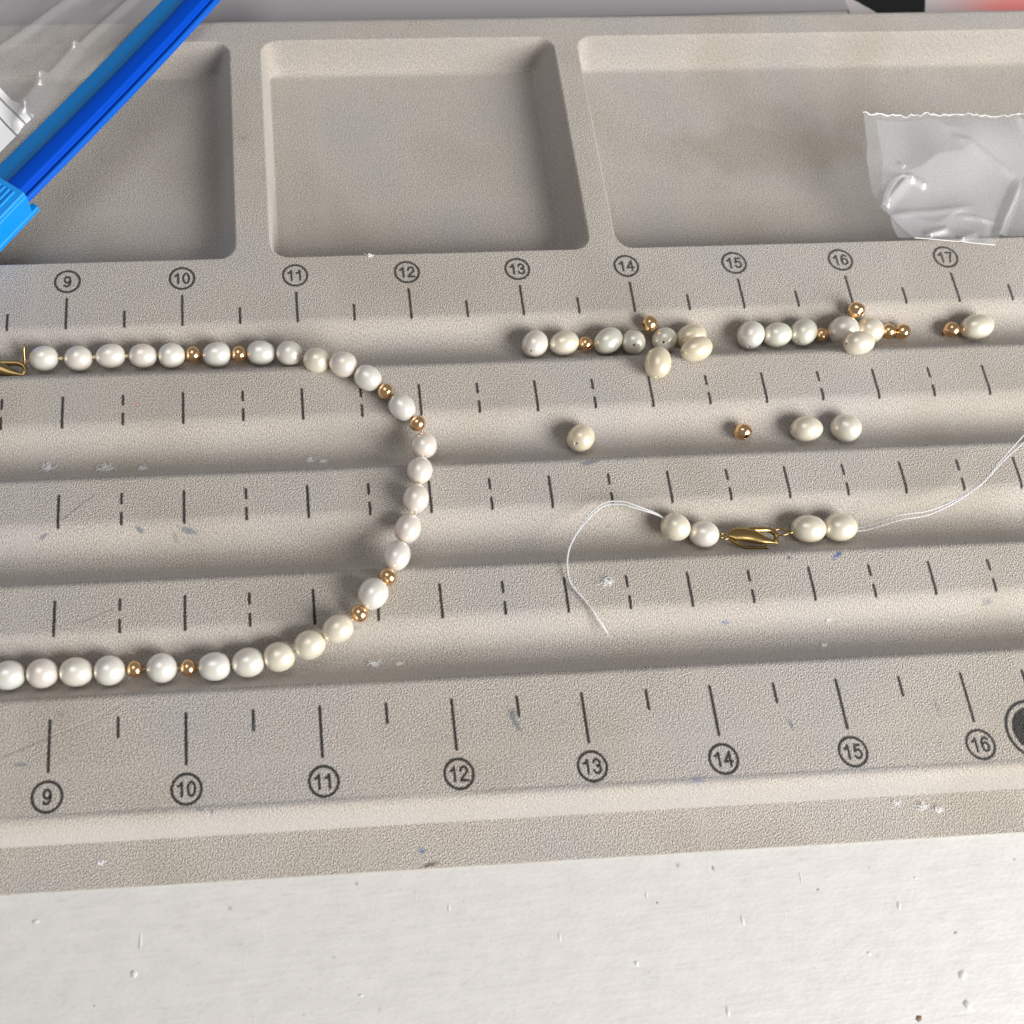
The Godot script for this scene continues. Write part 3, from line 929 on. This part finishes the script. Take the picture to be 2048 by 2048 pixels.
func build_loose() -> void:
	var G1 := "loose pearls and beads in the top channel"
	var G2 := "loose pearls and beads in the second channel"
	for b in [
		["P", 0.571, -0.045, -2.028, 0.130, 0.114, 0.46, -0.42, -0.78, 0, "tilted white pearl with drill hole low, leftmost in top channel below mark 13", G1],
		["P", 0.836, -0.055, -2.031, 0.131, 0.108, 0.98, 0.00, -0.19, 3, "cream oval pearl lying between the leftmost loose pearl and a small gold bead", G1],
		["G", 1.040, -0.100, -2.044, 0.064, 0.064, 0.45, 0.35, 0.82, 0, "small gold bead with open hole between the second and third loose pearls", G1],
		["P", 1.232, -0.057, -2.042, 0.131, 0.112, 0.91, 0.00, -0.41, 4, "greenish white oval pearl just right of the first small gold bead", G1],
		["P", 1.455, -0.054, -2.023, 0.112, 0.104, -0.28, 0.65, 0.70, 4, "small round pearl below mark 14 with its drill hole facing up", G1],
		["P", 1.741, -0.063, -2.042, 0.117, 0.106, -0.45, 0.64, 0.62, 4, "greenish pearl with hole facing up, behind the pearl standing on the channel edge", G1],
		["G", 1.602, 0.012, -2.16, 0.064, 0.072, 0.99, 0.00, -0.16, 0, "shiny gold bead resting high behind two pearls below mark 14", G1],
		["P", 1.566, 0.108, -1.719, 0.137, 0.109, 0.20, 0.12, -0.97, 5, "cream pearl standing upright on the near edge of the top channel", G1],
		["P", 1.985, -0.056, -2.056, 0.135, 0.108, 0.97, 0.00, -0.24, 5, "banded cream pearl mostly hidden behind another banded pearl", G1],
		["P", 1.929, 0.104, -1.842, 0.140, 0.106, 0.97, 0.00, -0.24, 5, "banded cream pearl lying in front of and over a hidden pearl", G1],
		["P", 2.523, -0.053, -2.048, 0.121, 0.114, 0.35, 0.00, -0.94, 1, "round white pearl, first of the three in a row below mark 15", G1],
		["P", 2.769, -0.058, -2.048, 0.122, 0.111, 0.99, 0.00, -0.15, 4, "oval white pearl, middle of the three in a row below mark 15", G1],
		["P", 3.006, -0.048, -2.059, 0.122, 0.112, 0.61, 0.00, -0.79, 4, "white pearl, last of the three in a row, touching a small gold bead", G1],
		["G", 3.198, -0.100, -2.060, 0.062, 0.062, 0.30, 0.76, -0.58, 0, "small gold bead wedged between the row of three and the pearl pile", G1],
		["P", 3.361, -0.031, -2.061, 0.127, 0.122, 0.89, 0.00, -0.46, 0, "large white pearl at the left of the pile of three below mark 16", G1],
		["P", 3.613, -0.048, -2.056, 0.121, 0.114, 0.90, 0.00, 0.44, 3, "white pearl at the right of the pile, beside the two gold beads", G1],
		["P", 3.385, 0.104, -1.848, 0.133, 0.104, -1.00, 0.1, 0.1, 3, "cream pearl in front of the pile of three below mark 16", G1],
		["G", 3.478, 0.047, -2.215, 0.072, 0.073, 0.46, 0.37, 0.81, 0, "gold bead perched behind the pearl pile, right under the mark 16 line", G1],
		["G", 3.811, -0.094, -2.066, 0.066, 0.069, 0.87, 0.48, -0.13, 0, "gold bead touching the right side of the pearl pile", G1],
		["G", 3.946, -0.096, -2.062, 0.066, 0.069, 0.77, 0.40, 0.49, 0, "gold bead at the right end of the row by the pearl pile", G1],
		["G", 4.403, -0.092, -2.062, 0.070, 0.072, 0.73, 0.64, -0.26, 0, "gold bead paired with the lone pearl below mark 17", G1],
		["P", 4.612, -0.048, -2.058, 0.138, 0.112, 1.00, 0.00, -0.06, 3, "lone oval white pearl below mark 17 touching a gold bead", G1],
		["P", 0.845, -0.054, -1.113, 0.126, 0.114, 0.57, -0.50, -0.65, 5, "single cream pearl with drill hole showing, alone at left of second channel", G2],
		["G", 2.269, -0.088, -1.128, 0.068, 0.073, 0.11, 0.29, 0.95, 0, "faceted gold bead alone in the second channel, left of two pearls", G2],
		["P", 2.816, -0.058, -1.117, 0.135, 0.109, 1.00, 0.00, 0.04, 3, "cream oval pearl, left of the pair at the right of the second channel", G2],
		["P", 3.160, -0.054, -1.113, 0.125, 0.114, 0.79, 0.00, 0.62, 4, "greenish pearl, right of the pair at the right of the second channel", G2],
	]:
		var o := bead(b[0], Vector3(b[1], b[2], b[3]), b[4], b[5], Vector3(b[6], b[7], b[8]), M["pearl%d" % b[9]] if b[0] == "P" else M.gold, self, int(b[1] * 50) + 3, 0.09)
		tag(o, b[10], "pearl" if b[0] == "P" else "bead", b[11])

# ---------------------------------------------------------------- plastic bags
func bump_line(p: Vector2, a: Vector2, b: Vector2, w: float) -> float:
	var q := Geometry2D.get_closest_point_to_segment(p, a, b)
	return exp(-(p - q).length_squared() / (w * w))

# a crease with straight flanks, which mirror the window as a streak
func fold(p: Vector2, a: Vector2, b: Vector2, w: float) -> float:
	var q := Geometry2D.get_closest_point_to_segment(p, a, b)
	var x := clampf(1.0 - (p - q).length() / w, 0.0, 1.0)
	var k := (q - a).length() / (b - a).length()
	x *= clampf(6.0 * k * (1.0 - k), 0.0, 1.0)
	return x if x < 0.85 else 0.85 + 0.15 * sin((x - 0.85) / 0.15 * PI * 0.5) * 0.6

func build_zip_bag() -> void:
	var n := thing("zip_bag", "clear zip bag with blue zip strip and blue slider over the left compartment", "bag")
	var o := Vector3(-3.889, 0.15, -3.496)
	var d := Vector3(0.598, 0, -0.801)
	var t := Vector3(-0.801, 0, -0.598)
	# the strip: three parts side by side across t, swept along d
	for part in [["edge_rib", M.blue_edge, [Vector2(0, -0.03), Vector2(0.0, 0.012), Vector2(0.012, 0.022), Vector2(0.035, 0.022), Vector2(0.045, 0.002), Vector2(0.05, -0.03)]],
		["zip_track", M.blue, [Vector2(0.051, -0.035), Vector2(0.053, 0.012), Vector2(0.062, 0.03), Vector2(0.07, 0.036), Vector2(0.078, 0.04), Vector2(0.086, 0.048), Vector2(0.094, 0.058), Vector2(0.105, 0.062), Vector2(0.17, 0.063), Vector2(0.225, 0.061), Vector2(0.238, 0.05), Vector2(0.245, 0.016), Vector2(0.246, -0.035)]],
		["zip_flange", M.blue_film, [Vector2(0.247, -0.02), Vector2(0.248, 0.014), Vector2(0.262, 0.026), Vector2(0.285, 0.028), Vector2(0.298, 0.014), Vector2(0.33, 0.01), Vector2(0.4, 0.006), Vector2(0.455, 0.002), Vector2(0.462, -0.004), Vector2(0.45, -0.012)]]]:
		var mb := Mb.new()
		var prof: Array = part[2]
		var k := prof.size()
		var rows := []
		for s in 61:
			var l := -1.6 + 5.2 * s / 60.0
			var c := o + d * l + Vector3.UP * (0.012 * sin(l * 1.3 + 0.4)) + t * (-0.035 * (1.0 - pow((l - 1.2) / 1.7, 2.0)))
			var row := []
			for a in k:
				var e: Vector2 = prof[mini(a + 1, k - 1)] - prof[maxi(a - 1, 0)]
				row.append(mb.add(c + t * prof[a].x + Vector3.UP * prof[a].y, t * -e.y + Vector3.UP * e.x))
			rows.append(row)
		for s in 60:
			for a in k - 1:
				mb.quad(rows[s][a], rows[s][a + 1], rows[s + 1][a + 1], rows[s + 1][a])
		obj(part[0], mb, part[1], n)
	# slider astride the strip
	var sl := Mb.new()
	var c := o + d * -0.5
	box(sl, c + t * 0.235 + Vector3.UP * 0.13, d * 0.54, Vector3.UP * 0.035, t * 0.285, 0.012)
	box(sl, c + t * -0.036 + Vector3.UP * 0.005, d * 0.54, Vector3.UP * 0.12, t * 0.022, 0.01)
	box(sl, c + t * 0.505 + Vector3.UP * 0.005, d * 0.54, Vector3.UP * 0.12, t * 0.022, 0.01)
	box(sl, c + d * 0.03 + t * -0.03 + Vector3.UP * -0.125, d * 0.585, Vector3.UP * 0.03, t * 0.04, 0.01)
	var slider := obj("slider", sl, M.cyan, n)
	for k in 9:
		var rb := Mb.new()
		box(rb, c + d * 0.02 + t * (0.03 + k * 0.05) + Vector3.UP * 0.168, d * 0.47, Vector3.UP * 0.012, t * 0.012, 0.006)
		obj("grip_rib", rb, M.cyan, slider)
	# film of the bag beyond the strip
	var wr := FastNoiseLite.new()
	wr.seed = 5
	wr.frequency = 0.9
	wr.fractal_octaves = 3
	var f := Mb.new()
	var rows := []
	for s in 241:
		var row := []
		for a in 141:
			var l := -1.6 + 5.2 * s / 240.0
			var u := 0.45 + 2.6 * pow(a / 140.0, 1.7)
			row.append(f.add(bag_point(o, d, t, l, u, wr), bag_normal(o, d, t, l, u, wr)))
		rows.append(row)
	for s in 240:
		for a in 140:
			f.quad(rows[s][a], rows[s][a + 1], rows[s + 1][a + 1], rows[s + 1][a])
	obj("bag_film", f, M.film, n)
	# white printed bars of the write-on panel
	for bar in [[0.70, 0.765], [0.565, 0.68], [0.05, 0.545]]:
		var w := Mb.new()
		var br := []
		for s in 5:
			var row := []
			for a in 9:
				var l := lerpf(bar[0], bar[1], s / 4.0)
				var u := lerpf(0.52, 1.7, a / 8.0)
				l += (u - 0.52) * 0.25
				row.append(w.add(bag_point(o, d, t, l, u, wr) + Vector3.UP * 0.004, bag_normal(o, d, t, l, u, wr)))
			br.append(row)
		for s in 4:
			for a in 8:
				w.quad(br[s][a], br[s][a + 1], br[s + 1][a + 1], br[s + 1][a])
		obj("printed_bar", w, M.white, n)

func bag_point(o: Vector3, d: Vector3, t: Vector3, l: float, u: float, wr: FastNoiseLite) -> Vector3:
	var p := Vector2(l, u)
	var y := 0.0
	y += 0.14 * bump_line(p, Vector2(0.86, 0.63), Vector2(1.12, 0.66), 0.085)
	y += 0.09 * bump_line(p, Vector2(1.12, 0.66), Vector2(1.65, 0.705), 0.05)
	y += 0.05 * bump_line(p, Vector2(1.65, 0.705), Vector2(2.9, 0.66), 0.03)
	y += 0.08 * bump_line(p, Vector2(0.66, 0.57), Vector2(0.8, 0.6), 0.05)
	y += 0.05 * fold(p, Vector2(1.0, 1.3), Vector2(2.6, 1.05), 0.06)
	y += 0.06 * wr.get_noise_2d(l * 0.8, u * 1.6) * smoothstep(0.45, 0.9, u)
	y += 0.05 * smoothstep(0.5, 1.5, u)
	return o + d * l + t * u + Vector3.UP * (y + 0.012 * sin(l * 1.3 + 0.4))

func bag_normal(o: Vector3, d: Vector3, t: Vector3, l: float, u: float, wr: FastNoiseLite) -> Vector3:
	var e := 0.01
	var nn := (bag_point(o, d, t, l + e, u, wr) - bag_point(o, d, t, l - e, u, wr)).cross(bag_point(o, d, t, l, u + e, wr) - bag_point(o, d, t, l, u - e, wr))
	return nn if nn.y > 0 else -nn

func sheet_y(x: float, z: float, wr: FastNoiseLite) -> float:
	var p := Vector2(x, z)
	var y := 0.035 + 0.17 * smoothstep(-2.95, -4.2, z)
	y += 0.035 * fold(p, Vector2(4.80, -4.02), Vector2(5.36, -3.58), 0.06)
	y += 0.09 * bump_line(p, Vector2(4.05, -3.36), Vector2(4.25, -3.55), 0.05)
	y += 0.045 * fold(p, Vector2(4.33, -2.985), Vector2(4.6, -3.055), 0.05)
	y += 0.045 * fold(p, Vector2(4.62, -2.925), Vector2(4.84, -2.985), 0.05)
	y -= 0.09 * absf(wr.get_noise_2d(x * 0.9 + 3.0, z * 0.9 + 1.0)) * smoothstep(-2.9, -3.15, z)
	y += 0.02 * fold(p, Vector2(4.06, -3.22), Vector2(4.9, -3.28), 0.05)
	y += 0.018 * fold(p, Vector2(4.7, -3.2), Vector2(5.1, -3.1), 0.03)
	y += 0.05 * fold(p, Vector2(4.99, -2.88), Vector2(5.4, -3.55), 0.07)
	y += 0.03 * fold(p, Vector2(4.28, -3.62), Vector2(4.5, -3.5), 0.05)
	y += 0.03 * fold(p, Vector2(4.24, -3.74), Vector2(4.30, -3.70), 0.025)
	y += 0.03 * wr.get_noise_2d(x * 1.0, z * 1.0) * smoothstep(-2.9, -3.2, z)
	return y

func film(n: Node, called: String, outline: Array, lift: float, wr: FastNoiseLite) -> void:
	# a wrinkled sheet cut to an outline: left and right edges are given for rows from far to near
	var mb := Mb.new()
	var rows := []
	for s in 121:
		var t := s / 120.0 * (outline.size() - 1)
		var k := mini(int(t), outline.size() - 2)
		var f := t - k
		var lp: Vector2 = outline[k][0].lerp(outline[k + 1][0], f)
		var rp: Vector2 = outline[k][1].lerp(outline[k + 1][1], f)
		var row := []
		for a in 131:
			var p := lp.lerp(rp, a / 130.0)
			var e := 0.008
			var nn := Vector3(sheet_y(p.x - e, p.y, wr) - sheet_y(p.x + e, p.y, wr), 2 * e, sheet_y(p.x, p.y - e, wr) - sheet_y(p.x, p.y + e, wr))
			row.append(mb.add(Vector3(p.x, sheet_y(p.x, p.y, wr) + lift, p.y), nn))
		rows.append(row)
	for s in 120:
		for a in 130:
			mb.quad(rows[s][a], rows[s][a + 1], rows[s + 1][a + 1], rows[s + 1][a])
	obj(called, mb, M.milky, n)

func build_small_bag() -> void:
	var n := thing("torn_bag", "small torn clear plastic bag hanging over the right compartment's near edge", "bag")
	var wr := FastNoiseLite.new()
	wr.seed = 15
	wr.frequency = 0.8
	wr.fractal_octaves = 2
	film(n, "front_film", [[Vector2(3.994, -4.269), Vector2(5.55, -4.243)], [Vector2(3.94, -3.83), Vector2(5.6, -3.85)], [Vector2(3.97, -3.45), Vector2(5.42, -3.55)], [Vector2(4.0, -3.30), Vector2(5.3, -3.32)], [Vector2(4.235, -2.965), Vector2(4.97, -2.858)]], 0.012, wr)
	film(n, "back_film", [[Vector2(4.13, -4.23), Vector2(6.6, -4.2)], [Vector2(4.1, -3.8), Vector2(6.6, -3.8)], [Vector2(4.06, -3.4), Vector2(6.6, -3.4)], [Vector2(4.08, -3.1), Vector2(6.6, -3.05)], [Vector2(4.10, -2.99), Vector2(6.6, -2.95)]], -0.012, wr)
	# ragged white tear along the far edge, and the thin bright near edge
	var rng := RandomNumberGenerator.new()
	rng.seed = 3
	var pts := []
	var rad := []
	for s in 90:
		var x := 3.98 + 2.6 * s / 89.0
		var z := -4.268 + 0.02 * (x - 3.98) + rng.randf_range(-0.012, 0.012)
		pts.append(Vector3(x, sheet_y(x, z, wr) + 0.018 + rng.randf_range(-0.006, 0.01), z))
		rad.append(rng.randf_range(0.002, 0.0085))
	var mb := Mb.new()
	tube(mb, pts, rad, 7)
	obj("torn_edge", mb, M.torn, n)
	var near := Mb.new()
	var q := []
	for s in 20:
		var p := Vector2(4.235, -2.965).lerp(Vector2(4.97, -2.858), s / 19.0)
		q.append(Vector3(p.x, sheet_y(p.x, p.y, wr) + 0.014, p.y))
	tube(near, q, [0.005], 6)
	obj("cut_edge", near, M.torn, n)
	# rolled fold at the lower left corner
	var roll := Mb.new()
	tube(roll, spline([Vector3(3.985, 0.12, -3.28), Vector3(4.02, 0.17, -3.38), Vector3(4.09, 0.2, -3.48), Vector3(4.18, 0.2, -3.54), Vector3(4.28, 0.17, -3.56)]), [0.012, 0.018, 0.022, 0.022, 0.024, 0.026, 0.026, 0.026, 0.026, 0.026, 0.026, 0.026, 0.025, 0.024, 0.023, 0.022, 0.02, 0.018, 0.016, 0.014, 0.012, 0.01, 0.008, 0.006, 0.004], 10)
	obj("rolled_fold", roll, M.milky, n)

# ---------------------------------------------------------------- lint
func build_lint() -> void:
	var rng := RandomNumberGenerator.new()
	for b in [[0.839, 0.182, 0.055, "white fluff of lint beside the loop of thread, below the third channel"], [-1.045, 0.705, 0.05, "white fluff in the lowest channel just right of the necklace"], [-3.65, -1.071, 0.07, "curled white lint in second channel at far left"], [-3.153, -1.041, 0.075, "spread white lint tuft in the second channel below the first gold beads"], [-2.856, -1.024, 0.045, "thin lint strand right of the spread tuft in the second channel"], [-1.343, -1.029, 0.035, "small white lint speck in second channel near the necklace curve, rightmost"], [-1.458, -1.051, 0.04, "small white lint in second channel, left of another speck near the curve"], [-0.815, -2.957, 0.03, "fine fibre lying on the near edge of the middle compartment above mark 12"], [2.563, 0.738, 0.025, "tiny lint in the lowest channel below the clasp strand"], [2.632, 0.543, 0.025, "tiny white lint on the upper slope of the lowest channel"], [2.978, 1.95, 0.03, "white dried drop on the front flange, leftmost of three"], [3.178, 1.99, 0.045, "white wispy lint on the front flange, middle of three"], [3.297, 2.02, 0.04, "white lint ball on the front flange, rightmost of three"], [-3.174, 2.04, 0.025, "pale fleck on the front flange at lower left"], [-0.85, 0.715, 0.03, "faint wisp in the lowest channel, right of a bigger fluff"]]:
		rng.seed = int(b[0] * 100) + 77
		var mb := Mb.new()
		var c := Vector3(b[0], hgt(b[0], b[1]), b[1])
		var r: float = b[2] * 0.85
		for f in 48:
			var w := rng.randf_range(0, TAU)
			var l := r * rng.randf_range(0.25, 0.6)
			var s := Vector3(rng.randfn(0, r * 0.42), rng.randf_range(0.0, r * 0.25), rng.randfn(0, r * 0.22))
			s.y += maxf(0.0, hgt(c.x + s.x, c.z + s.z) - c.y)
			var m := s + Vector3(cos(w) * l, rng.randf_range(-0.2, 0.5) * l, sin(w) * l * 0.8)
			var e := m + Vector3(cos(w + rng.randf_range(-2.2, 2.2)) * l, rng.randf_range(-0.5, 0.2) * l, sin(w + rng.randf_range(-2.2, 2.2)) * l * 0.8)
			var line := spline([s, m, e], 4)
			tube(mb, line, [0.0019], 4)
		var o := obj("lint", mb, M.lint, self, c)
		tag(o, b[3], "lint")
